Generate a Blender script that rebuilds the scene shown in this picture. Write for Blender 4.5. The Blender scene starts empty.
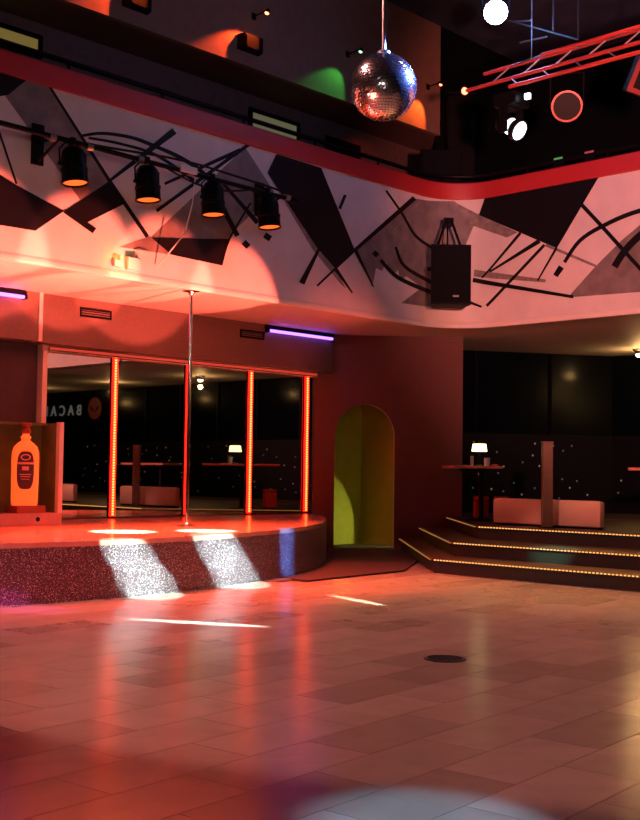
import bpy, bmesh, math, random
from mathutils import Vector, Matrix
random.seed(7)
scene = bpy.context.scene
col = scene.collection
R = math.radians
PI = math.pi

# ------------------------------------------------------------------ camera
cam_data = bpy.data.cameras.new('camera')
cam = bpy.data.objects.new('camera', cam_data)
col.objects.link(cam)
CAM_H, FPX = 1.45, 1137.5
yaw, pit, rol = R(43.74), R(2.987), R(0.7756)
Fv = Vector((math.cos(yaw)*math.cos(pit), math.sin(yaw)*math.cos(pit), math.sin(pit)))
Rv = Vector((math.sin(yaw), -math.cos(yaw), 0))
Uv = Rv.cross(Fv)
R2 = math.cos(rol)*Rv + math.sin(rol)*Uv
U2 = R2.cross(Fv)
cam.matrix_world = Matrix(((R2.x, U2.x, -Fv.x, 0), (R2.y, U2.y, -Fv.y, 0), (R2.z, U2.z, -Fv.z, CAM_H), (0, 0, 0, 1)))
cam_data.sensor_fit = 'HORIZONTAL'
cam_data.sensor_width = 36
cam_data.lens = FPX*36/640
cam_data.clip_end = 200
scene.camera = cam

# ------------------------------------------------------------------ view, world, lights
scene.view_settings.view_transform = 'Standard'
scene.view_settings.look = 'None'
scene.view_settings.gamma = 1
scene.view_settings.use_curve_mapping = False
scene.view_settings.exposure = 0.0
world = bpy.data.worlds.new('world')
scene.world = world
world.use_nodes = True
bg = world.node_tree.nodes['Background']
bg.inputs[0].default_value = (0.55, 0.30, 0.26, 1)
bg.inputs[1].default_value = 0.006

def spot(name, loc, target, color, power, size, blend=0.15, radius=0.04):
    d = bpy.data.lights.new(name, 'SPOT')
    d.color = color; d.energy = power; d.spot_size = R(size); d.spot_blend = blend; d.shadow_soft_size = radius
    o = bpy.data.objects.new(name, d)
    col.objects.link(o)
    o.location = loc
    o.rotation_euler = (Vector(target)-Vector(loc)).to_track_quat('-Z', 'Y').to_euler()
    return o

def point(name, loc, color, power, radius=0.05):
    d = bpy.data.lights.new(name, 'POINT')
    d.color = color; d.energy = power; d.shadow_soft_size = radius
    o = bpy.data.objects.new(name, d)
    col.objects.link(o); o.location = loc
    return o

RED = (1.0, 0.115, 0.07)
# wide house spot over the dance floor
spot('house_spot', (11.5, 6.0, 9.3), (11.1, 6.15, 0), (1.0, 0.36, 0.22), 850, 77, 0.05, 0.12)
spot('floor_spot', (6.0, 9.5, 8.5), (9.0, 7.0, 0), (1.0, 0.35, 0.30), 2200, 71, 0.04, 0.12)
# red floods washing the balcony front and its underside from the foot of the stage
for fx, fz, fp in ((5.4, 3.30, 6200), (6.8, 3.30, 6200), (8.2, 3.25, 6200), (9.5, 3.20, 6200), (10.8, 3.12, 5200)):
    spot('red_flood', (fx, 9.2, 0.6), (fx, 12.05, fz), RED, fp, 28, 0.15, 0.05)
spot('red_flood', (13.4, 8.2, 0.6), (13.1, 12.05, 2.6), RED, 800, 40, 0.6, 0.05)
# salmon wash on the mural of the right-hand balcony
spot('salmon_wash', (4.0, 1.0, 3.0), (15.9, 7.0, 5.4), (1.0, 0.27, 0.21), 9500, 44, 0.5, 0.2)
# neutral house light on the upper mural
spot('house_wash', (2.5, 3.0, 4.2), (9.6, 12.05, 6.0), (1.0, 0.74, 0.68), 270, 44, 0.5, 0.3)
# red wash on the stage front and the floor before it
spot('stage_front_red', (3.6, 2.4, 5.2), (7.6, 10.2, 0.1), (1.0, 0.07, 0.09), 3200, 34, 0.9, 0.1)
# amber spot added to warm the floor by the steps, without a fixture
spot('amber_floor_fill', (15.2, 8.2, 6.0), (11.9, 8.0, 0), (1.0, 0.38, 0.12), 2400, 44, 0.9, 0.1)
# white beams landing on the stage edge
for tx, ty, tz, sz in ((7.68, 10.40, 0.54, 2.5), (7.92, 10.38, 0.26, 3.1), (8.14, 10.36, 0.0, 3.3)):
    spot('white_beam', (2.5, 2.0, 7.4), (tx, ty, tz), (0.60, 1.0, 0.90), 48000, sz, 0.35, 0.02)
for tx, ty, tz, sz in ((9.16, 10.50, 0.54, 3.1), (9.44, 10.55, 0.26, 3.4), (9.70, 10.60, 0.0, 3.4)):
    spot('white_beam', (3.2, 2.0, 7.4), (tx, ty, tz), (0.60, 1.0, 0.93), 52000, sz, 0.35, 0.02)
spot('deck_beam', (8.4, 8.0, 9.0), (8.62, 11.62, 0.64), (1.0, 0.95, 0.85), 60000, 5.6, 0.4, 0.02)
spot('deck_beam', (9.2, 7.6, 9.0), (9.62, 11.20, 0.64), (0.9, 1.0, 0.95), 60000, 5.2, 0.4, 0.02)
for tz in (0.60, 0.42, 0.24, 0.06):
    spot('blue_beam', (5.5, 2.5, 6.0), (10.93, 11.06, tz), (0.12, 0.32, 1.0), 34000, 1.9, 1.0, 0.02)
spot('magenta_beam', (8.5, 2.0, 6.0), (6.35, 10.15, 0.0), (1.0, 0.12, 0.65), 6500, 4.5, 0.8, 0.02)
spot('teal_beam', (6.0, 4.0, 7.0), (13.75, 8.6, 0.4), (0.20, 0.9, 0.75), 20000, 4.5, 0.9, 0.02)
# thin grazing streaks on the floor
spot('floor_streak', (10.6, 0.9, 1.10), (7.0, 8.2, 0), (1.0, 0.95, 0.9), 160000, 1.5, 0.6, 0.01)
spot('floor_streak', (7.6, 1.6, 1.05), (9.52, 8.5, 0), (1.0, 0.85, 0.6), 80000, 1.5, 0.6, 0.01)
# cold pool near the camera
spot('cold_pool', (3.4, 1.4, 5.0), (3.75, 2.95, 0), (0.45, 0.68, 1.0), 1700, 13, 0.8, 0.05)
# spots added to bring blue and red onto the mirror ball
spot('ball_blue', (14.0, 4.0, 8.5), (8.55, 7.36, 5.3), (0.12, 0.24, 1.0), 90000, 7, 0.3, 0.05)
spot('ball_red', (5.2, 7.6, 2.5), (8.55, 7.36, 5.3), (1.0, 0.2, 0.12), 1500, 12, 0.3, 0.05)

# ------------------------------------------------------------------ materials
def new_mat(name):
    m = bpy.data.materials.new(name); m.use_nodes = True
    nt = m.node_tree
    return m, nt, nt.nodes['Principled BSDF']

def mat(name, color, rough=0.5, metal=0.0, noise=0.0, scale=8.0, spec=0.5, bump=0.0, coat=0.0):
    m, nt, b = new_mat(name)
    b.inputs['Base Color'].default_value = (*color, 1)
    b.inputs['Roughness'].default_value = rough
    b.inputs['Metallic'].default_value = metal
    b.inputs['Specular IOR Level'].default_value = spec
    b.inputs['Coat Weight'].default_value = coat
    if noise > 0 or bump > 0:
        tc = nt.nodes.new('ShaderNodeTexCoord')
        n = nt.nodes.new('ShaderNodeTexNoise'); n.inputs['Scale'].default_value = scale; n.inputs['Detail'].default_value = 6
        nt.links.new(tc.outputs['Object'], n.inputs['Vector'])
        if noise > 0:
            r = nt.nodes.new('ShaderNodeValToRGB')
            r.color_ramp.elements[0].position = 0.3; r.color_ramp.elements[1].position = 0.7
            r.color_ramp.elements[0].color = (*[c*(1-noise) for c in color], 1)
            r.color_ramp.elements[1].color = (*[min(1, c*(1+noise)) for c in color], 1)
            nt.links.new(n.outputs['Fac'], r.inputs['Fac'])
            nt.links.new(r.outputs['Color'], b.inputs['Base Color'])
        if bump > 0:
            bp = nt.nodes.new('ShaderNodeBump'); bp.inputs['Strength'].default_value = bump
            nt.links.new(n.outputs['Fac'], bp.inputs['Height'])
            nt.links.new(bp.outputs['Normal'], b.inputs['Normal'])
    return m

def emit(name, color, strength, base=(0.1, 0.1, 0.1)):
    m, nt, b = new_mat(name)
    b.inputs['Base Color'].default_value = (*base, 1)
    b.inputs['Emission Color'].default_value = (*color, 1)
    b.inputs['Emission Strength'].default_value = strength
    return m

M = {}
M['plaster'] = mat('balcony_plaster', (0.62, 0.60, 0.58), 0.55, noise=0.06, scale=3)
M['lip'] = mat('balcony_lip_plaster', (0.66, 0.62, 0.58), 0.5)
M['soffit'] = mat('soffit_plaster', (0.52, 0.46, 0.42), 0.6, noise=0.05, scale=4)
M['paint_black'] = mat('mural_black', (0.006, 0.006, 0.008), 0.5, spec=0.15)
M['paint_grey'] = mat('mural_grey', (0.17, 0.155, 0.145), 0.55, noise=0.25, scale=5)
M['paint_dark'] = mat('mural_dark_grey', (0.20, 0.18, 0.16), 0.55, noise=0.35, scale=9)
M['red_band'] = mat('red_band', (0.38, 0.022, 0.026), 0.5)
M['brown_wall'] = mat('brown_wall', (0.13, 0.07, 0.055), 0.7, noise=0.15, scale=12, bump=0.05)
M['bulk_wall'] = mat('bulkhead_paint', (0.24, 0.14, 0.105), 0.8, noise=0.08, scale=6)
M['dark_plum'] = mat('dark_plum_wall', (0.035, 0.022, 0.03), 0.75, noise=0.12, scale=30)
M['rim_red'] = mat('lamp_rim_red', (0.20, 0.03, 0.028), 0.3, 0.3)
M['riser'] = mat('step_riser', (0.018, 0.010, 0.006), 0.5)
M['plum_wall'] = mat('plum_wall', (0.115, 0.048, 0.046), 0.75, noise=0.12, scale=30, bump=0.08)
M['fascia'] = mat('fascia_paint', (0.115, 0.075, 0.065), 0.65, noise=0.12, scale=25)
M['navy'] = mat('navy_ceiling', (0.025, 0.045, 0.09), 0.8, noise=0.3, scale=2)
M['dark_wall'] = mat('dark_wall', (0.004, 0.006, 0.009), 0.6, spec=0.08)
M['night_glass'] = mat('night_glass', (0.0015, 0.003, 0.005), 0.18, spec=0.06)
M['mirror'] = mat('tinted_mirror', (0.60, 0.58, 0.56), 0.015, 1.0)
M['frame_white'] = mat('frame_white', (0.55, 0.5, 0.47), 0.4)
M['black'] = mat('black_metal', (0.004, 0.004, 0.005), 0.42, spec=0.08)
M['black_gloss'] = mat('black_gloss', (0.006, 0.006, 0.007), 0.2)
M['rubber'] = mat('black_rubber', (0.012, 0.012, 0.012), 0.7, spec=0.15)
M['chrome'] = mat('chrome', (0.62, 0.60, 0.58), 0.16, 1.0)
M['steel'] = mat('brushed_steel', (0.35, 0.34, 0.33), 0.35, 1.0)
M['deck'] = mat('stage_deck', (0.42, 0.24, 0.18), 0.26, noise=0.12, scale=5, coat=0.3)
M['carpet'] = mat('dark_carpet', (0.035, 0.017, 0.013), 0.9, noise=0.3, scale=40, bump=0.2)
M['step'] = mat('step_wood', (0.05, 0.027, 0.014), 0.45, noise=0.25, scale=10)
M['olive'] = mat('olive_wall', (0.36, 0.36, 0.035), 0.7, noise=0.06, scale=8)
M['orange_lit_vinyl'] = mat('orange_lit_vinyl', (0.62, 0.38, 0.26), 0.45, noise=0.04, scale=5)  # white partition vinyl with the orange light mixed into its base colour
M['red_vinyl'] = mat('red_vinyl', (0.45, 0.05, 0.03), 0.45)
M['wood'] = mat('table_wood', (0.55, 0.20, 0.12), 0.35, noise=0.15, scale=6)
M['post'] = mat('post_wood', (0.13, 0.07, 0.04), 0.45, noise=0.15, scale=6)
M['case'] = mat('case_paint', (0.36, 0.24, 0.22), 0.5, noise=0.06, scale=10)
M['case_back'] = mat('case_back_board', (0.085, 0.10, 0.03), 0.6, noise=0.35, scale=4)
M['bottle_cap'] = mat('bottle_cap', (0.32, 0.05, 0.03), 0.3)
M['label_dark'] = mat('bottle_label', (0.055, 0.012, 0.014), 0.5)
M['label_print'] = mat('bottle_label_print', (0.75, 0.32, 0.24), 0.5)
M['ball_core'] = mat('mirror_ball_core', (0.02, 0.02, 0.02), 0.6)
M['ball_tile'] = mat('mirror_ball_tile', (0.80, 0.80, 0.84), 0.16, 1.0)
M['truss'] = mat('truss_red', (0.42, 0.05, 0.045), 0.3, 0.3)
M['truss_grey'] = mat('truss_aluminium', (0.4, 0.42, 0.45), 0.3, 1.0)
M['grille'] = mat('speaker_grille', (0.004, 0.0045, 0.006), 0.7, noise=0.5, scale=160, spec=0.06)
M['speaker'] = mat('speaker_box', (0.003, 0.003, 0.004), 0.5, spec=0.08)
M['badge'] = mat('silver_badge', (0.12, 0.13, 0.15), 0.4, 0.6)
M['white_plastic'] = mat('white_plastic', (0.7, 0.65, 0.63), 0.4)
M['grey_box'] = mat('grey_box', (0.40, 0.36, 0.35), 0.5)
M['glass_blue'] = mat('drinking_glass', (0.45, 0.55, 0.6), 0.08, spec=0.8)
M['iron'] = mat('cast_iron', (0.02, 0.016, 0.015), 0.5, 0.6)

M['led_red'] = emit('led_channel_red', (1.0, 0.004, 0.002), 7.0)
M['led_core'] = emit('led_core_orange', (1.0, 0.30, 0.05), 4.0)
M['led_warm'] = emit('step_led_warm', (1.0, 0.44, 0.11), 1.7)
M['head_glow'] = emit('head_glow_red', (1.0, 0.06, 0.03), 0.55)
M['lamp_warm_dim'] = emit('step_side_light', (1.0, 0.40, 0.10), 0.35)
M['uv'] = emit('uv_tube', (0.22, 0.10, 1.0), 5.0)
M['amber'] = emit('par_lens_amber', (1.0, 0.12, 0.008), 1.6)
M['bottle'] = emit('bottle_orange_glow', (1.0, 0.13, 0.02), 0.75, (0.8, 0.25, 0.05))
M['star'] = emit('spot_lens_blue_white', (0.45, 0.62, 1.0), 60)
M['cold_lens'] = emit('moving_head_lens', (0.75, 0.95, 1.0), 5)
M['lamp_red'] = emit('lamp_dot_red', (1.0, 0.12, 0.06), 8)
M['lamp_orange'] = emit('lamp_dot_orange', (1.0, 0.30, 0.06), 12)
M['lamp_green'] = emit('lamp_dot_green', (0.35, 1.0, 0.45), 3)
M['yellow_pane'] = emit('yellow_window_pane', (0.9, 0.62, 0.12), 0.16)
M['pale_pane'] = emit('pale_window_pane', (0.75, 0.68, 0.35), 0.13)
M['shade'] = emit('lamp_shade_glow', (1.0, 0.88, 0.35), 3.5, (0.8, 0.8, 0.5))
M['downlight'] = emit('downlight_lens', (1.0, 0.80, 0.45), 14)
M['star_warm'] = emit('star_bulb_warm', (1.0, 0.50, 0.30), 0.14)
M['star_cold'] = emit('star_bulb_cold', (0.35, 0.6, 0.85), 0.05)
M['sign_white'] = emit('sign_letters', (0.9, 0.85, 0.85), 0.13)
M['sign_red'] = emit('sign_emblem_red', (1.0, 0.03, 0.02), 0.05, (0.015, 0.004, 0.004))
M['flood_yellow'] = emit('flood_lamp_yellow', (1.0, 0.55, 0.08), 6)
M['exit_red'] = emit('indicator_red', (1.0, 0.05, 0.08), 0.35)
M['exit_green'] = emit('indicator_green', (0.05, 0.8, 0.2), 0.3)

# stage front: speckled glitter laminate
m, nt, b = new_mat('stage_glitter')
tc = nt.nodes.new('ShaderNodeTexCoord')
v = nt.nodes.new('ShaderNodeTexVoronoi'); v.inputs['Scale'].default_value = 150
nt.links.new(tc.outputs['Object'], v.inputs['Vector'])
r = nt.nodes.new('ShaderNodeValToRGB')
for p_, c_ in ((0.0, (0.016, 0.007, 0.011)), (0.45, (0.058, 0.030, 0.040)), (0.75, (0.10, 0.058, 0.072)), (1.0, (0.15, 0.10, 0.12))):
    e = r.color_ramp.elements.new(p_); e.color = (*c_, 1)
nt.links.new(v.outputs['Color'], r.inputs['Fac'])
nt.links.new(r.outputs['Color'], b.inputs['Base Color'])
b.inputs['Roughness'].default_value = 0.33
M['glitter'] = m

# floor tiles: honed stone, a shade of its own for each tile
m, nt, b = new_mat('stone_tile')
tc = nt.nodes.new('ShaderNodeTexCoord')
oi = nt.nodes.new('ShaderNodeObjectInfo')
geo = nt.nodes.new('ShaderNodeNewGeometry')
n = nt.nodes.new('ShaderNodeTexNoise'); n.inputs['Scale'].default_value = 2.2; n.inputs['Detail'].default_value = 9; n.inputs['Distortion'].default_value = 1.2
nt.links.new(geo.outputs['Position'], n.inputs['Vector'])
r1 = nt.nodes.new('ShaderNodeValToRGB')
r1.color_ramp.elements[0].color = (0.245, 0.20, 0.17, 1); r1.color_ramp.elements[1].color = (0.36, 0.30, 0.26, 1)
e = r1.color_ramp.elements.new(0.22); e.color = (0.29, 0.24, 0.205, 1)
e = r1.color_ramp.elements.new(0.5); e.color = (0.325, 0.27, 0.235, 1)
nt.links.new(oi.outputs['Random'], r1.inputs['Fac'])
r2 = nt.nodes.new('ShaderNodeValToRGB')
r2.color_ramp.elements[0].position = 0.35; r2.color_ramp.elements[0].color = (0.92, 0.91, 0.90, 1)
r2.color_ramp.elements[1].position = 0.62; r2.color_ramp.elements[1].color = (1.03, 1.03, 1.03, 1)
nt.links.new(n.outputs['Fac'], r2.inputs['Fac'])
mx = nt.nodes.new('ShaderNodeMix'); mx.data_type = 'RGBA'; mx.blend_type = 'MULTIPLY'; mx.inputs[0].default_value = 1
nt.links.new(r1.outputs['Color'], mx.inputs[6]); nt.links.new(r2.outputs['Color'], mx.inputs[7])
nt.links.new(mx.outputs[2], b.inputs['Base Color'])
mr = nt.nodes.new('ShaderNodeMapRange'); mr.inputs[3].default_value = 0.20; mr.inputs[4].default_value = 0.22
nt.links.new(n.outputs['Fac'], mr.inputs[0]); nt.links.new(mr.outputs[0], b.inputs['Roughness'])
b.inputs['Specular IOR Level'].default_value = 0.46
M['tile'] = m
M['grout'] = mat('grout', (0.16, 0.125, 0.105), 0.8)

# ------------------------------------------------------------------ helpers
class MB:
    """collects shapes into one mesh"""
    def __init__(self): self.v = []; self.f = []
    def add(self, vs, fs):
        o = len(self.v); self.v += [tuple(p) for p in vs]; self.f += [tuple(i+o for i in f) for f in fs]; return self
    def box(self, x0, x1, y0, y1, z0, z1):
        return self.add([(x0,y0,z0),(x1,y0,z0),(x1,y1,z0),(x0,y1,z0),(x0,y0,z1),(x1,y0,z1),(x1,y1,z1),(x0,y1,z1)],
                        [(0,3,2,1),(4,5,6,7),(0,1,5,4),(1,2,6,5),(2,3,7,6),(3,0,4,7)])
    def bbox(self, x0, x1, y0, y1, z0, z1, b=0.01):
        """box with chamfered edges"""
        bm = bmesh.new(); bmesh.ops.create_cube(bm, size=1)
        bmesh.ops.scale(bm, vec=(x1-x0, y1-y0, z1-z0), verts=bm.verts)
        bmesh.ops.translate(bm, vec=((x0+x1)/2, (y0+y1)/2, (z0+z1)/2), verts=bm.verts)
        bmesh.ops.bevel(bm, geom=bm.edges[:], offset=b, segments=2, affect='EDGES', profile=0.6)
        bm.verts.index_update()
        self.add([v.co[:] for v in bm.verts], [[v.index for v in f.verts] for f in bm.faces]); bm.free(); return self
    def tube(self, p, q, r0, r1=None, n=12, caps=True):
        r1 = r0 if r1 is None else r1
        p = Vector(p); q = Vector(q); d = (q-p).normalized()
        a = d.orthogonal().normalized(); b = d.cross(a)
        vs = [p + (a*math.cos(2*PI*i/n)+b*math.sin(2*PI*i/n))*r0 for i in range(n)] + [q + (a*math.cos(2*PI*i/n)+b*math.sin(2*PI*i/n))*r1 for i in range(n)]
        fs = [(i, (i+1) % n, n+(i+1) % n, n+i) for i in range(n)]
        if caps: fs += [tuple(range(n-1, -1, -1)), tuple(range(n, 2*n))]
        return self.add(vs, fs)
    def path(self, pts, r, n=8):
        pts = [Vector(p) for p in pts]; rings = []
        up = Vector((0.13, 0.21, 0.97))
        for i, p in enumerate(pts):
            t = (pts[min(i+1, len(pts)-1)] - pts[max(i-1, 0)]).normalized()
            a = t.cross(up).normalized(); b = t.cross(a)
            rings.append([p + (a*math.cos(2*PI*k/n)+b*math.sin(2*PI*k/n))*r for k in range(n)])
        vs = [v for rg in rings for v in rg]; fs = []
        for i in range(len(pts)-1):
            fs += [(i*n+k, i*n+(k+1) % n, (i+1)*n+(k+1) % n, (i+1)*n+k) for k in range(n)]
        fs += [tuple(range(n-1, -1, -1)), tuple(range((len(pts)-1)*n, len(pts)*n))]
        return self.add(vs, fs)
    def lathe(self, prof, axis_p=(0,0,0), axis_d=(0,0,1), n=20, caps=True):
        d = Vector(axis_d).normalized(); p = Vector(axis_p)
        a = d.orthogonal().normalized(); b = d.cross(a)
        vs = []; fs = []
        for (r_, h) in prof:
            vs += [p + d*h + (a*math.cos(2*PI*i/n)+b*math.sin(2*PI*i/n))*r_ for i in range(n)]
        for j in range(len(prof)-1):
            fs += [(j*n+i, j*n+(i+1) % n, (j+1)*n+(i+1) % n, (j+1)*n+i) for i in range(n)]
        if caps: fs += [tuple(range(n-1, -1, -1)), tuple(range((len(prof)-1)*n, len(prof)*n))]
        return self.add(vs, fs)
    def prism(self, poly, z0, z1):
        n = len(poly)
        return self.add([(x, y, z0) for x, y in poly] + [(x, y, z1) for x, y in poly],
                        [tuple(range(n-1, -1, -1)), tuple(range(n, 2*n))] + [(i, (i+1) % n, n+(i+1) % n, n+i) for i in range(n)])
    def strip_wall(self, pts, z0, z1):
        """vertical sheet along a plan polyline"""
        n = len(pts)
        return self.add([(x, y, z0) for x, y in pts] + [(x, y, z1) for x, y in pts], [(i, i+1, n+i+1, n+i) for i in range(n-1)])
    def build(self, name, material, parent=None, smooth=False):
        me = bpy.data.meshes.new(name)
        me.from_pydata(self.v, [], self.f); me.update()
        bm = bmesh.new(); bm.from_mesh(me); bmesh.ops.recalc_face_normals(bm, faces=bm.faces); bm.to_mesh(me); bm.free()
        me.materials.append(M[material])
        if smooth:
            for p in me.polygons: p.use_smooth = True
            try: me.set_sharp_from_angle(angle=R(38))
            except Exception: pass
        o = bpy.data.objects.new(name, me); col.objects.link(o)
        if parent is not None: o.parent = parent
        return o

def tag(o, label, cat, group=None):
    o['label'] = label; o['category'] = cat
    if group: o['group'] = group
    return o
def thing(name, label, cat, loc=(0,0,0), rz=0, group=None):
    o = bpy.data.objects.new(name, None); col.objects.link(o)
    o.location = loc; o.rotation_euler = (0, 0, rz); o.empty_display_size = 0.1
    return tag(o, label, cat, group)
def struct(o, label=None):
    o['kind'] = 'structure'
    if label: o['label'] = label
    return o
def stuff(o): o['kind'] = 'stuff'; return o
def copy_tree(o, parent=None):
    c = o.copy(); col.objects.link(c); c.parent = parent
    for ch in list(o.children): copy_tree(ch, c)
    return c
def rot2(p, a): return (p[0]*math.cos(a)-p[1]*math.sin(a), p[0]*math.sin(a)+p[1]*math.cos(a))
def project(p):
    d = Vector(p)-Vector((0, 0, CAM_H)); w = d.dot(Fv)
    return (320+FPX*d.dot(R2)/w, 410-FPX*d.dot(U2)/w, w)

# ------------------------------------------------------------------ balcony path: s runs along the rounded front
YB, XB, RB = 12.05, 15.9, 0.9
CX, CY = XB-RB, YB-RB
def bal(s, off=0.0):
    """plan point at arc length s, off > 0 towards the hall"""
    if s <= CX: return (s, YB-off)
    q = RB*PI/2
    if s <= CX+q:
        th = (s-CX)/RB
        return (CX+(RB-off)*math.sin(th), CY+(RB-off)*math.cos(th))
    return (XB-off, CY-(s-CX-q))
S0, S1 = -2.0, CX+RB*PI/2+17
ARC = [CX+RB*PI/2*i/14 for i in range(15)]
SS = [S0] + ARC + [S1]
def sweep(prof, name, material, parent=None, smooth=True, closed=False):
    """prof: (off, z) pairs swept along the balcony path"""
    mb = MB(); n = len(prof)
    vs = [(*bal(s, o), z) for s in SS for (o, z) in prof]
    rng = range(n) if closed else range(n-1)
    fs = [(i*n+k, i*n+(k+1) % n, (i+1)*n+(k+1) % n, (i+1)*n+k) for i in range(len(SS)-1) for k in rng]
    mb.add(vs, fs)
    return mb.build(name, material, parent, smooth)

# ------------------------------------------------------------------ floor and its tiles
fl = struct(MB().add([(-4,-7,-0.025),(24,-7,-0.025),(24,17,-0.025),(-4,17,-0.025)], [(0,1,2,3)]).build('floor', 'grout'))
cp = struct(MB().prism([(10.7,10.42),(12.9,10.6),(16.6,13.0),(16.9,15.1),(13,15.1),(10.7,12)], -0.02, 0.004).build('floor_carpet', 'carpet'))
stage_front = [(2.0,11.7),(3.5,11.25),(5,10.85),(6.3,10.53),(7.5,10.36),(8.7,10.42),(9.6,10.60),(10.5,10.87),(11.3,11.19),(12.1,11.65),(12.9,12.22),(13.6,12.83),(14.2,13.45),(14.68,14.1),(14.92,14.72)]
def catmull(pts, k=6):
    out = []; n = len(pts)
    for i in range(n-1):
        p0, p1, p2, p3 = [Vector(pts[j]) for j in (max(i-1,0), i, i+1, min(i+2,n-1))]
        for q in range(k):
            t = q/k
            out.append(tuple(0.5*((2*p1)+(-p0+p2)*t+(2*p0-5*p1+4*p2-p3)*t*t+(-p0+3*p1-3*p2+p3)*t**3)))
    return out+[tuple(pts[-1])]
front = catmull(stage_front)
def stage_y(x):
    for a, b in zip(front, front[1:]):
        if a[0] <= x <= b[0]: return a[1]+(b[1]-a[1])*(x-a[0])/(b[0]-a[0]+1e-9)
    return 99
TA = R(4.6); TL, TW = 0.90, 0.42
tile_mesh = None
far = MB(); ntile = 0
def tile_box(mb, g=0.0022):
    a, b = TL/2-g, TW/2-g
    mb.box(-a, a, -b, b, -0.02, 0)
proto_tile = None
for j in range(-3, 40):
    for i in range(-20, 6):
        e1 = (i+0.5*(j % 2)+0.18)*TL; e2 = -(j+0.5)*TW
        dx, dy = rot2((e1, e2), TA)
        X, Y = 11.0+dx, 10.30+dy
        if X > 13.25 or Y < -5 or X < -3: continue
        if e2 > 0 and X > 10.3: continue
        if stage_y(X) < Y-0.5: continue
        px, py, w = project((X, Y, 0))
        vis = w > 1 and -50 < px < 690 and py < 850 and stage_y(X) > Y-0.25
        if vis:
            if proto_tile is None:
                mb = MB(); tile_box(mb); proto_tile = mb.build('floor_tile', 'tile', fl); o = proto_tile
            else:
                o = proto_tile.copy(); col.objects.link(o)
            o.location = (X, Y, 0); o.rotation_euler = (0, 0, TA); ntile += 1
        else:
            a, b = TL/2-0.004, TW/2-0.004
            c4 = [rot2(q, TA) for q in ((-a,-b),(a,-b),(a,b),(-a,b))]
            far.add([(X+q[0], Y+q[1], 0) for q in c4], [(0,1,2,3)])
stuff(far.build('floor_tile_field', 'tile', fl))

# drain set into the dance floor
t = thing('floor_drain', 'round dark iron drain cover set in the stone dance floor', 'drain', (7.10, 5.42, 0))
MB().lathe([(0.165,0.001),(0.165,0.007),(0.135,0.008),(0.135,0.001)], n=28, caps=False).build('rim', 'iron', t)
g = MB()
for k in range(7):
    y = -0.108+0.036*k; h = math.sqrt(0.135**2-y*y)
    g.box(-h, h, y-0.009, y+0.009, 0.001, 0.006)
g.build('grate', 'iron', t)

# ------------------------------------------------------------------ balcony front, lip, red band, mural
wb = struct(sweep([(0.0,3.99),(0.0,6.16)], 'wall_balcony', 'plaster'), 'white balcony front painted with black and grey brush shapes')
sweep([(-0.30,3.95),(-0.02,3.90),(0.004,3.905),(0.012,3.93),(0.010,3.975),(0.0,4.0)], 'lip', 'lip', wb)
sweep([(0.0,6.13),(0.045,6.13),(0.05,6.15),(0.05,6.40),(0.03,6.42),(-0.2,6.42),(-0.2,5.2)], 'trim_1', 'red_band')
struct(bpy.data.objects['trim_1'], 'red painted band along the top of the balcony front')

def clip_s(poly, s, keep_gt):
    out = []
    for i in range(len(poly)):
        a, b = poly[i], poly[(i+1) % len(poly)]
        ia = (a[0] >= s) if keep_gt else (a[0] <= s); ib = (b[0] >= s) if keep_gt else (b[0] <= s)
        if ia: out.append(a)
        if ia != ib:
            t_ = (s-a[0])/(b[0]-a[0]); out.append((s, a[1]+(b[1]-a[1])*t_))
    return out
def painted(poly, mb, off):
    poly = [(s, min(z, 6.15)) for s, z in poly]
    smin, smax = min(p[0] for p in poly), max(p[0] for p in poly)
    cuts = [smin] + [a for a in ARC if smin < a < smax] + [smax]
    for a, b in zip(cuts, cuts[1:]):
        q = clip_s(clip_s(poly, a, True), b, False)
        if len(q) < 3: continue
        n = len(q)
        mb.add([(*bal(s, off), z) for s, z in q], [tuple(range(n))])
CM = {'k': 'paint_black', 'g': 'paint_grey', 'd': 'paint_dark'}
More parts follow.
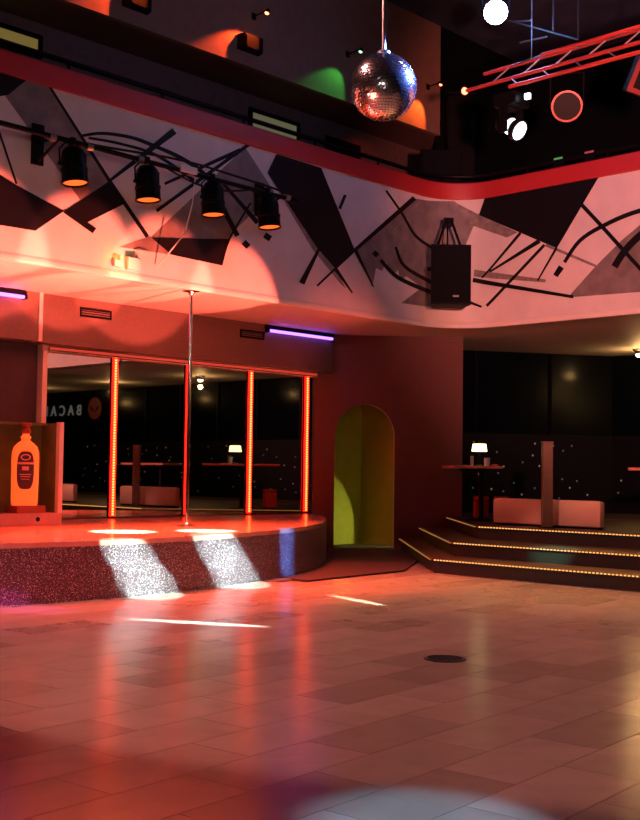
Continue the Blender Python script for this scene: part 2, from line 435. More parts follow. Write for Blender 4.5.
MURAL_SHAPES = [
    ('k', [(6.458, 6.169), (6.979, 6.154), (7.348, 6.147), (7.095, 5.892), (6.729, 5.74), (6.473, 5.724)]),
    ('k', [(6.624, 5.002), (7.019, 4.903), (7.237, 4.825), (7.921, 4.628), (7.516, 4.31), (6.646, 4.298)]),
    ('k', [(7.921, 4.628), (8.588, 5.136), (8.833, 4.88), (8.222, 4.514)]),
    ('g', [(7.32, 6.146), (7.659, 6.146), (8.588, 5.136), (8.153, 4.809), (7.055, 5.87)]),
    ('k', [(9.285, 4.509), (10.671, 4.706), (10.539, 4.306), (9.63, 4.328)]),
    ('g', [(8.769, 4.303), (9.268, 4.526), (9.63, 4.328)]),
    ('g', [(10.948, 6.093), (9.285, 4.516), (10.671, 4.706), (10.839, 4.906), (11.543, 5.546)]),
    ('k', [(11.571, 6.123), (12.541, 6.109), (13.337, 4.948), (12.888, 4.581), (12.454, 4.862), (11.394, 5.802)]),
    ('d', [(11.394, 5.802), (12.454, 4.862), (12.888, 4.581), (13.148, 4.298), (12.96, 4.401), (12.367, 4.818)]),
    ('g', [(14.77, 6.048), (13.349, 4.949), (13.77, 4.408), (13.864, 4.731), (14.014, 4.703), (14.112, 4.865), (14.268, 4.654), (14.421, 4.775), (14.475, 4.581), (14.631, 4.702), (15.154, 4.53), (15.545, 5.045), (15.89, 5.363), (16.026, 5.688), (15.679, 6.113)]),
    ('g', [(14.507, 4.233), (15.282, 4.697), (15.286, 4.25)]),
    ('k', [(16.22, 6.159), (18.403, 6.14), (17.638, 5.092), (16.113, 5.856)]),
    ('d', [(15.679, 6.104), (16.113, 5.865), (16.883, 5.457), (16.663, 5.401), (15.974, 5.691)]),
    ('g', [(20.39, 6.129), (20.381, 4.197), (19.11, 4.234), (17.955, 4.267), (17.882, 4.306), (18.351, 4.723), (18.788, 5.066), (19.111, 5.272)]),
]
MURAL_STROKES = [
    ('k', [(7.906, 4.604), (8.198, 4.478)],
      [(7.937, 4.651), (8.245, 4.55)]),
    ('k', [(8.197, 4.478), (8.35, 4.413)],
      [(8.247, 4.549), (8.401, 4.485)]),
    ('k', [(7.641, 6.132), (8.566, 5.12)],
      [(7.676, 6.161), (8.611, 5.153)]),
    ('k', [(8.563, 5.117), (9.192, 4.486)],
      [(8.614, 5.156), (9.246, 4.525)]),
    ('k', [(6.847, 5.693), (6.865, 5.652), (6.89, 5.595), (6.92, 5.526), (6.954, 5.448), (6.99, 5.364), (7.034, 5.263), (7.087, 5.141), (7.142, 5.016), (7.189, 4.906), (7.223, 4.83)],
      [(6.874, 5.708), (6.892, 5.667), (6.917, 5.61), (6.947, 5.541), (6.981, 5.463), (7.018, 5.379), (7.062, 5.277), (7.115, 5.155), (7.169, 5.03), (7.217, 4.92), (7.251, 4.844)]),
    ('k', [(9.6, 6.06), (8.574, 5.149)],
      [(9.676, 6.001), (8.603, 5.124)]),
    ('k', [(8.148, 5.609), (8.19, 5.624), (8.247, 5.645), (8.314, 5.669), (8.388, 5.692), (8.462, 5.709), (8.542, 5.723), (8.631, 5.734), (8.724, 5.743), (8.816, 5.75), (8.899, 5.753), (8.971, 5.753), (9.034, 5.75), (9.095, 5.744), (9.162, 5.736), (9.241, 5.726), (9.336, 5.715), (9.443, 5.703), (9.555, 5.688), (9.667, 5.669), (9.77, 5.646), (9.866, 5.622), (9.959, 5.597), (10.047, 5.567), (10.13, 5.528), (10.21, 5.475), (10.287, 5.401), (10.364, 5.307), (10.437, 5.204), (10.505, 5.104), (10.567, 5.018), (10.623, 4.947), (10.674, 4.884), (10.718, 4.829), (10.754, 4.783), (10.781, 4.75)],
      [(8.14, 5.645), (8.181, 5.66), (8.238, 5.682), (8.307, 5.708), (8.383, 5.732), (8.462, 5.752), (8.546, 5.767), (8.637, 5.78), (8.732, 5.79), (8.825, 5.798), (8.911, 5.802), (8.986, 5.803), (9.052, 5.801), (9.116, 5.796), (9.184, 5.789), (9.264, 5.78), (9.36, 5.77), (9.468, 5.758), (9.583, 5.744), (9.697, 5.726), (9.804, 5.704), (9.903, 5.68), (9.999, 5.655), (10.093, 5.624), (10.184, 5.582), (10.273, 5.526), (10.358, 5.447), (10.438, 5.35), (10.514, 5.246), (10.584, 5.146), (10.646, 5.062), (10.703, 4.993), (10.755, 4.929), (10.8, 4.875), (10.837, 4.83), (10.865, 4.797)]),
    ('k', [(8.247, 5.608), (8.312, 5.613), (8.404, 5.62), (8.513, 5.628), (8.629, 5.635), (8.743, 5.637), (8.855, 5.638), (8.972, 5.638), (9.093, 5.635), (9.217, 5.625), (9.345, 5.604), (9.49, 5.566), (9.654, 5.513), (9.817, 5.453), (9.96, 5.399), (10.062, 5.361)],
      [(8.253, 5.641), (8.318, 5.647), (8.41, 5.655), (8.519, 5.665), (8.637, 5.672), (8.753, 5.676), (8.866, 5.677), (8.984, 5.679), (9.107, 5.677), (9.235, 5.667), (9.369, 5.648), (9.519, 5.61), (9.685, 5.556), (9.851, 5.498), (9.995, 5.444), (10.098, 5.408)]),
    ('k', [(10.976, 6.173), (9.342, 4.895)],
      [(11.035, 6.127), (9.377, 4.863)]),
    ('k', [(10.835, 6.052), (9.474, 5.286)],
      [(10.868, 6.006), (9.496, 5.253)]),
    ('k', [(10.519, 5.455), (11.173, 4.996)],
      [(10.56, 5.491), (11.246, 5.057)]),
    ('k', [(11.047, 5.3), (10.989, 5.215), (10.905, 5.095), (10.811, 4.958), (10.722, 4.824), (10.654, 4.71), (10.607, 4.612), (10.572, 4.518), (10.546, 4.434), (10.527, 4.364), (10.511, 4.314)],
      [(11.081, 5.291), (11.023, 5.206), (10.939, 5.086), (10.845, 4.949), (10.756, 4.816), (10.689, 4.703), (10.643, 4.607), (10.608, 4.515), (10.583, 4.432), (10.563, 4.363), (10.548, 4.312)]),
    ('k', [(10.9, 4.668), (10.999, 4.61)],
      [(10.981, 4.742), (11.081, 4.684)]),
    ('k', [(11.321, 4.83), (11.443, 4.79)],
      [(11.386, 4.915), (11.509, 4.875)]),
    ('k', [(12.517, 4.896), (12.081, 4.27)],
      [(12.567, 4.886), (12.196, 4.243)]),
    ('k', [(13.058, 5.791), (12.93, 5.545)],
      [(13.123, 5.785), (12.994, 5.539)]),
    ('k', [(13.316, 4.959), (12.462, 4.27)],
      [(13.358, 4.936), (12.492, 4.252)]),
    ('k', [(12.851, 4.558), (13.269, 4.243)],
      [(12.925, 4.604), (13.298, 4.26)]),
    ('k', [(13.295, 4.927), (13.784, 4.406)],
      [(13.379, 4.968), (13.806, 4.417)]),
    ('k', [(14.779, 6.082), (13.309, 4.965)],
      [(14.867, 6.034), (13.365, 4.931)]),
    ('k', [(14.06, 6.032), (14.114, 5.991), (14.191, 5.933), (14.281, 5.866), (14.374, 5.795), (14.458, 5.728), (14.532, 5.661), (14.604, 5.589), (14.675, 5.518), (14.751, 5.451), (14.833, 5.395), (14.93, 5.352), (15.038, 5.317), (15.135, 5.288), (15.21, 5.263), (15.26, 5.243)],
      [(14.101, 6.059), (14.156, 6.019), (14.235, 5.962), (14.327, 5.895), (14.422, 5.825), (14.509, 5.758), (14.586, 5.69), (14.66, 5.619), (14.733, 5.549), (14.807, 5.486), (14.886, 5.434), (14.977, 5.395), (15.077, 5.363), (15.168, 5.334), (15.242, 5.31), (15.292, 5.291)]),
    ('k', [(13.742, 4.947), (13.842, 4.896)],
      [(13.828, 5.017), (13.928, 4.967)]),
    ('k', [(13.928, 4.853), (13.982, 4.819), (14.056, 4.77), (14.15, 4.713), (14.263, 4.657), (14.395, 4.609), (14.565, 4.571), (14.772, 4.537), (14.987, 4.507), (15.162, 4.478), (15.267, 4.453)],
      [(13.993, 4.9), (14.05, 4.867), (14.126, 4.82), (14.219, 4.767), (14.327, 4.715), (14.45, 4.673), (14.611, 4.639), (14.815, 4.608), (15.029, 4.58), (15.197, 4.552), (15.301, 4.528)]),
    ('k', [(14.307, 5.136), (14.329, 5.095), (14.357, 5.034), (14.398, 4.963), (14.458, 4.892), (14.546, 4.831), (14.679, 4.782), (14.85, 4.737), (15.032, 4.698), (15.175, 4.661), (15.263, 4.631)],
      [(14.368, 5.159), (14.394, 5.118), (14.426, 5.059), (14.468, 4.993), (14.526, 4.93), (14.605, 4.879), (14.729, 4.836), (14.896, 4.796), (15.075, 4.759), (15.214, 4.723), (15.301, 4.695)]),
    ('d', [(14.971, 6.06), (14.297, 5.431)],
      [(15.031, 6.036), (14.317, 5.423)]),
    ('d', [(17.418, 5.154), (18.342, 4.706)],
      [(17.44, 5.197), (18.36, 4.74)]),
    ('k', [(16.92, 5.46), (16.16, 4.773)],
      [(16.965, 5.421), (16.187, 4.748)]),
    ('k', [(17.291, 5.292), (16.312, 4.867)],
      [(17.337, 5.222), (16.333, 4.836)]),
    ('k', [(17.389, 5.198), (16.248, 4.291)],
      [(17.431, 5.159), (16.29, 4.253)]),
    ('k', [(17.617, 5.113), (17.266, 4.604)],
      [(17.658, 5.087), (17.291, 4.589)]),
    ('k', [(16.009, 4.696), (17.951, 4.243)],
      [(16.021, 4.773), (17.96, 4.29)]),
    ('d', [(16.025, 4.795), (17.428, 4.556)],
      [(16.038, 4.915), (17.435, 4.605)]),
    ('k', [(17.815, 4.826), (17.852, 4.872), (17.902, 4.937), (17.962, 5.01), (18.028, 5.081), (18.098, 5.139), (18.172, 5.184), (18.253, 5.223), (18.341, 5.258), (18.436, 5.29), (18.537, 5.322), (18.642, 5.354), (18.751, 5.384), (18.865, 5.411), (18.988, 5.435), (19.122, 5.454), (19.283, 5.466), (19.471, 5.474), (19.658, 5.477), (19.819, 5.48), (19.931, 5.482)],
      [(17.76, 4.863), (17.796, 4.909), (17.845, 4.976), (17.906, 5.052), (17.974, 5.127), (18.049, 5.191), (18.129, 5.24), (18.214, 5.283), (18.305, 5.32), (18.402, 5.354), (18.504, 5.387), (18.609, 5.42), (18.72, 5.452), (18.837, 5.481), (18.963, 5.506), (19.101, 5.526), (19.266, 5.54), (19.456, 5.548), (19.644, 5.552), (19.806, 5.555), (19.917, 5.558)]),
    ('k', [(17.659, 4.616), (17.779, 4.745)],
      [(17.581, 4.67), (17.686, 4.81)]),
    ('k', [(18.072, 5.724), (18.117, 5.674), (18.179, 5.607), (18.254, 5.525), (18.342, 5.428), (18.44, 5.319), (18.549, 5.195), (18.67, 5.057), (18.802, 4.908), (18.941, 4.75), (19.085, 4.587), (19.252, 4.401), (19.44, 4.191), (19.626, 3.986), (19.785, 3.81), (19.895, 3.688)],
      [(18.124, 5.761), (18.17, 5.711), (18.231, 5.644), (18.306, 5.561), (18.394, 5.464), (18.492, 5.355), (18.601, 5.231), (18.722, 5.093), (18.853, 4.943), (18.991, 4.786), (19.135, 4.623), (19.301, 4.438), (19.488, 4.228), (19.673, 4.023), (19.831, 3.847), (19.941, 3.725)]),
    ('k', [(18.736, 4.635), (18.756, 4.662), (18.782, 4.7), (18.812, 4.743), (18.848, 4.788), (18.887, 4.832), (18.926, 4.872), (18.966, 4.912), (19.011, 4.953), (19.07, 4.999), (19.149, 5.055), (19.266, 5.128), (19.415, 5.216), (19.57, 5.305), (19.706, 5.383), (19.799, 5.436)],
      [(18.632, 4.703), (18.651, 4.73), (18.678, 4.768), (18.71, 4.814), (18.749, 4.863), (18.792, 4.91), (18.833, 4.953), (18.875, 4.994), (18.925, 5.039), (18.989, 5.089), (19.073, 5.148), (19.193, 5.222), (19.345, 5.311), (19.501, 5.4), (19.638, 5.478), (19.732, 5.531)]),
    ('k', [(15.854, 4.368), (16.17, 4.245)],
      [(15.872, 4.416), (16.183, 4.276)]),
]

for i, (c, poly) in enumerate(MURAL_SHAPES):
    mb = MB(); painted(poly, mb, {'g': 0.003, 'd': 0.005, 'k': 0.007}[c]); mb.build('painted_shape', CM[c], wb)
for i, (c, L_, R_) in enumerate(MURAL_STROKES):
    mb = MB()
    for k in range(len(L_)-1): painted([L_[k], L_[k+1], R_[k+1], R_[k]], mb, 0.009 if c == 'd' else 0.0105+0.0002*i)
    mb.build('painted_stroke', CM[c], wb)

# ceiling under the balcony, gallery floor, gallery walls
plan = [bal(s, -0.2) for s in SS] + [(22.4,-6.5),(22.4,15.3),(-2,15.3)]
n_ = len(plan)
struct(MB().add([(x, y, 3.97) for x, y in plan], [tuple(range(n_))]).build('ceiling_gallery', 'soffit'), 'plaster soffit under the balcony')
struct(MB().add([(x, y, 5.2) for x, y in plan], [tuple(range(n_))]).build('floor_gallery', 'dark_wall'))
struct(MB().strip_wall([(-2,14.2),(20.5,14.2)], 5.2, 8.2).build('wall_gallery', 'brown_wall'))
struct(MB().strip_wall([(20.0,15.2),(20.0,-6)], 5.2, 10).build('wall_right', 'dark_wall'))
bw = struct(MB().box(-2, 17.0, 13.2, 13.3, 7.85, 9.97).build('wall_bulkhead', 'bulk_wall'), 'brown bulkhead above the gallery')
struct(MB().add([(-2,13.25,7.86),(20,13.25,7.86),(20,15.1,7.86),(-2,15.1,7.86)], [(0,1,2,3)]).build('ceiling_back', 'brown_wall'))
struct(MB().add([(-3,-6,9.97),(20,-6,9.97),(20,13.25,9.97),(-3,13.25,9.97)], [(0,1,2,3)]).build('ceiling', 'navy'))
struct(MB().box(17.0, 20, 13.2, 13.3, 5.2, 9.97).build('wall_corner', 'dark_wall'))

# handrail on top of the red band
t = thing('handrail', 'black tubular handrail running above the red balcony band', 'railing')
MB().path([(*bal(s, -0.10), 6.56) for s in SS], 0.035, 8).build('rail', 'black', t, True)
s = 0.5
while s < S1-8:
    p = bal(s, -0.10); MB().tube((*p, 6.42), (*p, 6.53), 0.018, n=8).build('post', 'black', t); s += 1.5

# ------------------------------------------------------------------ mirror wall and fascia above the stage
YM = 14.75
struct(MB().box(9.31, 15.25, YM+0.012, YM+0.15, 0, 3.97).build('wall_stage', 'plum_wall'), 'plum wall behind the mirrors')
struct(MB().box(8.35, 9.31, YM+0.012, YM+0.15, 0, 3.97).build('wall_stage_side', 'dark_plum'), 'dark plum wall beside the mirrors')
struct(MB().box(4.0, 8.34, YM+0.3, YM+0.4, 0, 3.97).build('wall_left', 'brown_wall'))
fa = struct(MB().box(9.12, 15.38, 14.40, YM+0.01, 3.25, 3.97).build('trim_2', 'fascia'), 'dark fascia box above the mirrors')
fb = struct(MB().box(4.0, 9.06, 14.37, YM+0.01, 3.26, 3.97).build('trim_3', 'fascia'), 'dark fascia box left of the mirrors')
struct(MB().box(9.06, 9.12, 14.35, 14.6, 3.26, 3.97).build('trim_4', 'frame_white'), 'pale vertical corner strip on the fascia')
struct(MB().box(9.30, 15.2, 14.62, YM-0.002, 3.16, 3.25).build('trim_5', 'frame_white'), 'pale head rail along the top of the mirrors')
struct(MB().box(9.30, 9.38, 14.60, YM-0.002, 0.64, 3.16).build('trim_6', 'frame_white'), 'pale upright at the left end of the mirrors')
SX = [10.69, 12.19, 13.60, 15.02]
edges = [9.39] + SX + [15.24]
wm = ['tall tinted mirror panel behind the bottle display case', 'tall tinted mirror panel between first and second red light strips from the left',
      'tall tinted mirror panel right of the dance pole', 'tall tinted mirror panel left of the rightmost red light strip', 'narrow mirror sliver right of the rightmost red light strip']
for k in range(5):
    mb = MB().box(edges[k]+0.004, edges[k+1]-0.004, YM-0.008, YM+0.01, 0.66, 3.16)
    tag(mb.build('wall_mirror', 'mirror'), wm[k], 'mirror', 'mirrors behind the stage')
wl = ['leftmost glowing red vertical light strip on the mirror wall', 'glowing red vertical light strip beside the dance pole',
      'glowing red vertical light strip second from the right', 'rightmost glowing red vertical light strip near the archway']
for k, x in enumerate(SX):
    t = thing('light_strip', wl[k], 'light strip', (x, YM-0.01, 0.66), 0, 'red light strips between the mirrors')
    MB().box(-0.07, 0.07, -0.012, 0.0, 0, 2.5).build('backing', 'black', t)
    MB().bbox(-0.048, 0.048, -0.04, -0.012, 0.01, 2.5, 0.008).build('diffuser', 'led_red', t)
    mb = MB()
    for q in range(58):
        z = 0.03+q*0.0425; mb.box(-0.016, 0.016, -0.05, -0.039, z, z+0.026)
    stuff(mb.build('diodes', 'led_core', t))
t = thing('light_strip', 'thin horizontal glowing red strip added along the top of the mirrors', 'light strip', (9.40, 14.615, 3.17), 0, 'red light strips between the mirrors')  # glowing strip added so the head rail looks lit red
MB().box(0, 5.75, -0.012, 0.0, 0, 0.06).build('backing', 'black', t)
MB().box(0.01, 5.74, -0.03, -0.012, 0.01, 0.05).build('diffuser', 'head_glow', t)
# diagonal wall with the archway
A = Vector((15.25, 14.75)); B = Vector((17.22, 12.78)); du = (B-A).normalized(); dn = Vector((-du.y, du.x)); dn = dn if dn.x > 0 else -dn
LW = (B-A).length; AC, AH, ZS, ZR = 0.955, 0.56, 2.08, 0.60
def W(u, z, d=0.0): p = A+du*u+dn*d; return (p.x, p.y, z)
arch = [(AC-AH, 0.0)] + [(AC-AH*math.cos(PI*i/20), ZS+ZR*math.sin(PI*i/20)) for i in range(21)] + [(AC+AH, 0.0)]
mb = MB()
for d in (0.0, 0.16):
    mb.add([W(0,0,d),W(AC-AH,0,d),W(AC-AH,3.97,d),W(0,3.97,d)], [(0,1,2,3)])
    mb.add([W(AC+AH,0,d),W(LW,0,d),W(LW,3.97,d),W(AC+AH,3.97,d)], [(0,1,2,3)])
    for a, b_ in zip(arch[1:-1], arch[2:-1]):
        mb.add([W(a[0],a[1],d),W(b_[0],b_[1],d),W(b_[0],3.97,d),W(a[0],3.97,d)], [(0,1,2,3)])
mb.add([W(LW,0,0),W(LW,0,0.16),W(LW,3.97,0.16),W(LW,3.97,0)], [(0,1,2,3)])
wa = struct(mb.build('wall_arch', 'plum_wall'), 'plum diagonal wall with a round-topped archway')
mb = MB()
for a, b_ in zip(arch, arch[1:]):
    mb.add([W(a[0],a[1],0),W(b_[0],b_[1],0),W(b_[0],b_[1],0.16),W(a[0],a[1],0.16)], [(0,1,2,3)])
mb.build('jamb', 'soffit', wa)
# corridor behind the archway
struct(MB().add([(15.0,15.02,0),(16.9,15.02,0),(16.9,15.02,3.1),(15.0,15.02,3.1)], [(0,1,2,3)]).build('wall_corridor', 'olive'), 'olive green wall inside the archway')
struct(MB().add([(16.9,15.02,0),(16.9,13.2,0),(16.9,13.2,3.1),(16.9,15.02,3.1)], [(0,1,2,3)]).build('wall_corridor_side', 'olive'), 'olive green side wall inside the archway')
struct(MB().add([(15.2,15.02,3.1),(16.9,15.02,3.1),(16.9,13.2,3.1)], [(0,1,2)]).build('ceiling_corridor', 'olive'))
spot('corridor_lamp', (16.80, 13.45, 0.35), (15.6, 15.02, 0.30), (0.95, 1.0, 0.30), 60, 70, 0.1, 0.03)
point('corridor_glow', (16.83, 13.42, 1.3), (0.95, 0.9, 0.2), 4.5, 0.03)

# ultraviolet tubes and vents on the fascia
def uv_tube(x0, x1, y, z, label):
    t = thing('ultraviolet_tube_light', label, 'tube light', (x0, y, z), 0, 'violet tube lights on the fascia')
    L = x1-x0
    MB().bbox(-0.03, L+0.03, -0.05, 0, 0.005, 0.075, 0.006).build('housing', 'black', t)
    MB().tube((0.02,-0.05,-0.02), (L-0.02,-0.05,-0.02), 0.026, n=12).build('tube', 'uv', t, True)
    for a in (-0.02, L-0.02): MB().box(a, a+0.04, -0.085, 0, -0.05, 0.01).build('end_cap', 'black', t)
uv_tube(13.65, 15.32, 14.40, 3.885, 'violet glowing tube light on the fascia near the archway')
uv_tube(6.9, 8.80, 14.37, 3.885, 'violet glowing tube light at the left edge of the fascia')
def vent(x0, x1, z0, z1, label):
    t = thing('air_vent', label, 'vent', (x0, 14.40, z0), 0, 'air vents in the fascia')
    w, h = x1-x0, z1-z0
    MB().box(0, w, -0.004, 0, 0, h).build('backing', 'fascia', t)
    MB().box(0, w, -0.02, -0.002, h-0.03, h).box(0, w, -0.02, -0.002, 0, 0.03).box(0, 0.02, -0.02, -0.002, 0.03, h-0.03).box(w-0.02, w, -0.02, -0.002, 0.03, h-0.03).build('frame', 'black', t)
    for k in range(2): MB().box(0.02, w-0.02, -0.016, -0.003, h*(0.36+0.25*k), h*(0.36+0.25*k)+0.012).build('slat', 'black', t)
vent(9.79, 10.36, 3.70, 3.84, 'slim dark air vent in the fascia above the leftmost mirrors')
vent(13.04, 13.60, 3.69, 3.83, 'slim dark air vent in the fascia beside the right violet tube')

# ------------------------------------------------------------------ stage
st = thing('stage', 'raised curved stage with speckled glitter front and glossy deck', 'stage', (0,0,0))
outline = front + [(14.92, YM-0.01), (2.0, YM-0.01)]
MB().strip_wall(front, 0.0, 0.585).build('front_panel', 'glitter', st, True)
inner = [(x, y) for x, y in outline]
MB().prism(outline, 0.605, 0.64).build('deck', 'deck', st)
mb = MB(); mb.strip_wall([(x, y) for x, y in front], 0.585, 0.606); mb.build('edge_trim', 'deck', st, True)
MB().strip_wall([(14.92, 14.72), (14.92, YM), (2.0, YM)], 0, 0.6).build('back_panel', 'black', st)

# ------------------------------------------------------------------ dance pole
t = thing('dance_pole', 'chrome dance pole standing on the stage below the balcony', 'pole', (10.13, 12.21, 0.64))
MB().tube((0,0,0.02), (0,0,3.28), 0.026, n=14).build('shaft', 'chrome', t, True)
MB().lathe([(0.14,0),(0.14,0.012),(0.05,0.03),(0.028,0.06)], n=20).build('base_flange', 'chrome', t, True)
MB().lathe([(0.03,3.215),(0.05,3.25),(0.13,3.265),(0.13,3.278)], n=20).build('ceiling_flange', 'chrome', t, True)

# ------------------------------------------------------------------ display case and bottle
t = thing('display_case', 'open-front display case with plinth holding the big bottle', 'display case', (8.30, 13.40, 0.64))
MB().bbox(-0.60, 0.60, 0.0, 0.56, 0, 0.165, 0.008).build('plinth', 'case', t)
MB().tube((0.22,-0.004,0.085), (0.22,0.01,0.085), 0.032, n=16).build('plinth_hole', 'black', t)
MB().box(-0.57, 0.57, 0.50, 0.54, 0.166, 1.40).build('back_board', 'case_back', t)
for x in (-0.60, 0.53): MB().bbox(x, x+0.07, 0.0, 0.08, 0.166, 1.41, 0.005).build('front_post', 'frame_white', t)
for x in (-0.59, 0.56): MB().box(x, x+0.03, 0.081, 0.54, 0.166, 1.40).build('side_panel', 'case_back', t)
MB().box(-0.53, 0.53, 0.30, 0.499, 1.37, 1.40).build('top_rail', 'case_back', t)
t = thing('display_bottle', 'oversized glowing orange display bottle with dark oval label and cap', 'bottle', (8.44, 13.62, 0.906), R(-29)); t.scale = (0.90, 0.90, 0.955)
def sup(hx, hy, z, n=28, e=3.2):
    out = []
    for i in range(n):
        a = 2*PI*i/n; c, s_ = math.cos(a), math.sin(a)
        out.append((hx*math.copysign(abs(c)**(2/e), c), hy*math.copysign(abs(s_)**(2/e), s_), z))
    return out
def loft(secs):
    mb = MB(); n = len(secs[0]); vs = [p for s_ in secs for p in s_]
    fs = [(j*n+i, j*n+(i+1) % n, (j+1)*n+(i+1) % n, (j+1)*n+i) for j in range(len(secs)-1) for i in range(n)]
    fs += [tuple(range(n-1,-1,-1)), tuple(range((len(secs)-1)*n, len(secs)*n))]
    return mb.add(vs, fs)
loft([sup(0.185,0.09,0.0), sup(0.195,0.10,0.02), sup(0.20,0.10,0.10), sup(0.205,0.10,0.66), sup(0.20,0.10,0.76), sup(0.17,0.09,0.84), sup(0.115,0.07,0.89), sup(0.07,0.06,0.92,e=2.2), sup(0.062,0.058,0.95,e=2)]).build('body', 'bottle', t, True)
MB().lathe([(0.062,0.945),(0.078,0.955),(0.078,0.985),(0.055,0.99),(0.055,1.03)], n=20).build('neck_ring', 'bottle', t, True)
MB().lathe([(0.055,1.02),(0.075,1.03),(0.075,1.08),(0.058,1.085),(0.058,1.13),(0.085,1.135),(0.085,1.17),(0.08,1.175)], n=20).build('cap', 'bottle_cap', t, True)
pts = [(0.125*math.copysign(abs(math.cos(a))**0.55, math.cos(a)), 0.50+0.27*math.copysign(abs(math.sin(a))**0.72, math.sin(a))) for a in [2*PI*i/36 for i in range(36)]]
mb = MB(); mb.add([(x,-0.106,z) for x,z in pts]+[(x,-0.095,z) for x,z in pts], [tuple(range(36))]+[(i,(i+1)%36,36+(i+1)%36,36+i) for i in range(36)])
lab = mb.build('label', 'label_dark', t)
MB().box(-0.128,0.128,-0.112,-0.105,0.585,0.615).build('printed_band', 'label_print', lab)
MB().box(-0.05,0.05,-0.112,-0.105,0.50,0.555).build('printed_word', 'label_print', lab)
MB().box(-0.085,0.085,-0.1085,-0.105,0.435,0.447).box(-0.07,0.07,-0.1085,-0.105,0.405,0.415).box(-0.06,0.06,-0.1085,-0.105,0.37,0.378).build('printed_line', 'label_print', lab)
mb = MB()
for a in range(20):
    a0, a1 = 2*PI*a/20, 2*PI*(a+1)/20
    mb.add([(0.075*math.cos(a0),-0.109,0.685+0.045*math.sin(a0)),(0.075*math.cos(a1),-0.109,0.685+0.045*math.sin(a1)),(0.055*math.cos(a1),-0.109,0.685+0.03*math.sin(a1)),(0.055*math.cos(a0),-0.109,0.685+0.03*math.sin(a0))], [(0,1,2,3)])
mb.build('printed_emblem', 'label_print', lab)
MB().box(8.26,8.70,13.50,13.76,0.806,0.905).build('bottle_stand', 'bottle_cap', None)
bpy.data.objects['bottle_stand'].parent = bpy.data.objects['display_case']
bpy.data.objects['bottle_stand'].location = (-8.30,-13.40,-0.64)

# ------------------------------------------------------------------ steps and platform
WALLSUM = 29.98
def step_poly(x0, yc, yend=-6.4):
    k = (WALLSUM-x0-yc)/2
    return [(x0, yend), (20, yend), (20, WALLSUM-20), (x0+k, yc+k), (x0, yc)]
ps = struct(bpy.data.objects.new('floor_platform', None), 'raised platform with three lit steps'); col.objects.link(ps)
SP = [(12.90, 10.06, 0.0, 0.20), (13.60, 10.24, 0.20, 0.40), (14.58, 10.50, 0.40, 0.60)]
for x0, yc, z0, z1 in SP:
    poly = step_poly(x0, yc)
    MB().prism(poly, z0, z1-0.025).build('riser', 'riser', ps)
    nose = [(x0-0.03, -6.4), (20, -6.4), poly[2], (poly[3][0]-0.02, poly[3][1]+0.02), (x0-0.03, yc+0.012)]
    MB().prism(nose, z1-0.024, z1).build('tread', 'step', ps)
    mb = MB(); y = yc-0.03
    while y > 2.5:
        mb.box(x0-0.042, x0-0.031, y-0.028, y, z1-0.019, z1-0.004); y -= 0.055
    stuff(mb.build('step_lights', 'led_warm', ps))
    k = (WALLSUM-x0-yc)/2; n_ = int(k*1.414/0.07); mb = MB()
    MB().path([(x0-0.045, yc+0.03, z1-0.012), (x0-0.045+k*0.97, yc+0.03+k*0.97, z1-0.012)], 0.008, 6).build('side_light', 'lamp_warm_dim', ps)
MB().prism([(14.6,-6.4),(22,-6.4),(22,12.3),(18.3,14.6),(17.3,12.9),(17.23,12.75),(14.7,10.4)], 0.56, 0.598).build('platform_deck', 'carpet', ps)

# platform back wall: night windows above dark studded panelling
wpts = [(17.25,12.88),(18.3,14.65),(22.0,12.35),(22.0,-6.4)]
wp = struct(MB().strip_wall(wpts, 0.55, 2.25).build('wall_platform', 'dark_wall'), 'dark lower wall behind the platform dotted with tiny lights')
struct(MB().strip_wall(wpts, 2.25, 3.97).build('window_1', 'night_glass'), 'black night window band behind the platform')
wo = bpy.data.objects['window_1']
for a, b_ in (((18.3,14.65),(22.0,12.35)), ((22.0,12.35),(22.0,-6.4))):
    a = Vector(a); b_ = Vector(b_); L = (b_-a).length; k = 1.2
    while k < L:
        p = a+(b_-a)*(k/L); MB().box(p.x-0.05, p.x-0.005, p.y-0.05, p.y-0.01, 2.25, 3.95).build('mullion', 'black', wo); k += 1.7
sl = thing('star_light_curtain', 'scattered tiny star lights on the dark panelling behind the platform', 'lights')
rs = random.Random(3)
bulb = {}
def star(x, y, z, kind):
    if kind not in bulb:
        mb = MB(); mb.lathe([(0.003,-0.024),(0.016,-0.014),(0.022,0),(0.016,0.014),(0.003,0.024)], n=7); o = mb.build('bulb', kind, sl); bulb[kind] = o
    else:
        o = bulb[kind].copy(); col.objects.link(o)
    o.location = (x, y, z)
for row in range(6):
    for k in range(10):
        if rs.random() < 0.45: continue
        u = (k+0.5*(row % 2)+rs.uniform(-.2,.2))/11
        star(18.45+3.45*u-0.02, 14.55-2.15*u-0.05, 0.85+row*0.24+rs.uniform(-.11,.11), 'star_warm' if rs.random() < .45 else 'star_cold')
    for k in range(24):
        if rs.random() < 0.45: continue
        star(21.95, 12.0-k*0.62+rs.uniform(-.2,.2), 0.85+row*0.24+rs.uniform(-.11,.11), 'star_warm' if rs.random() < .4 else 'star_cold')

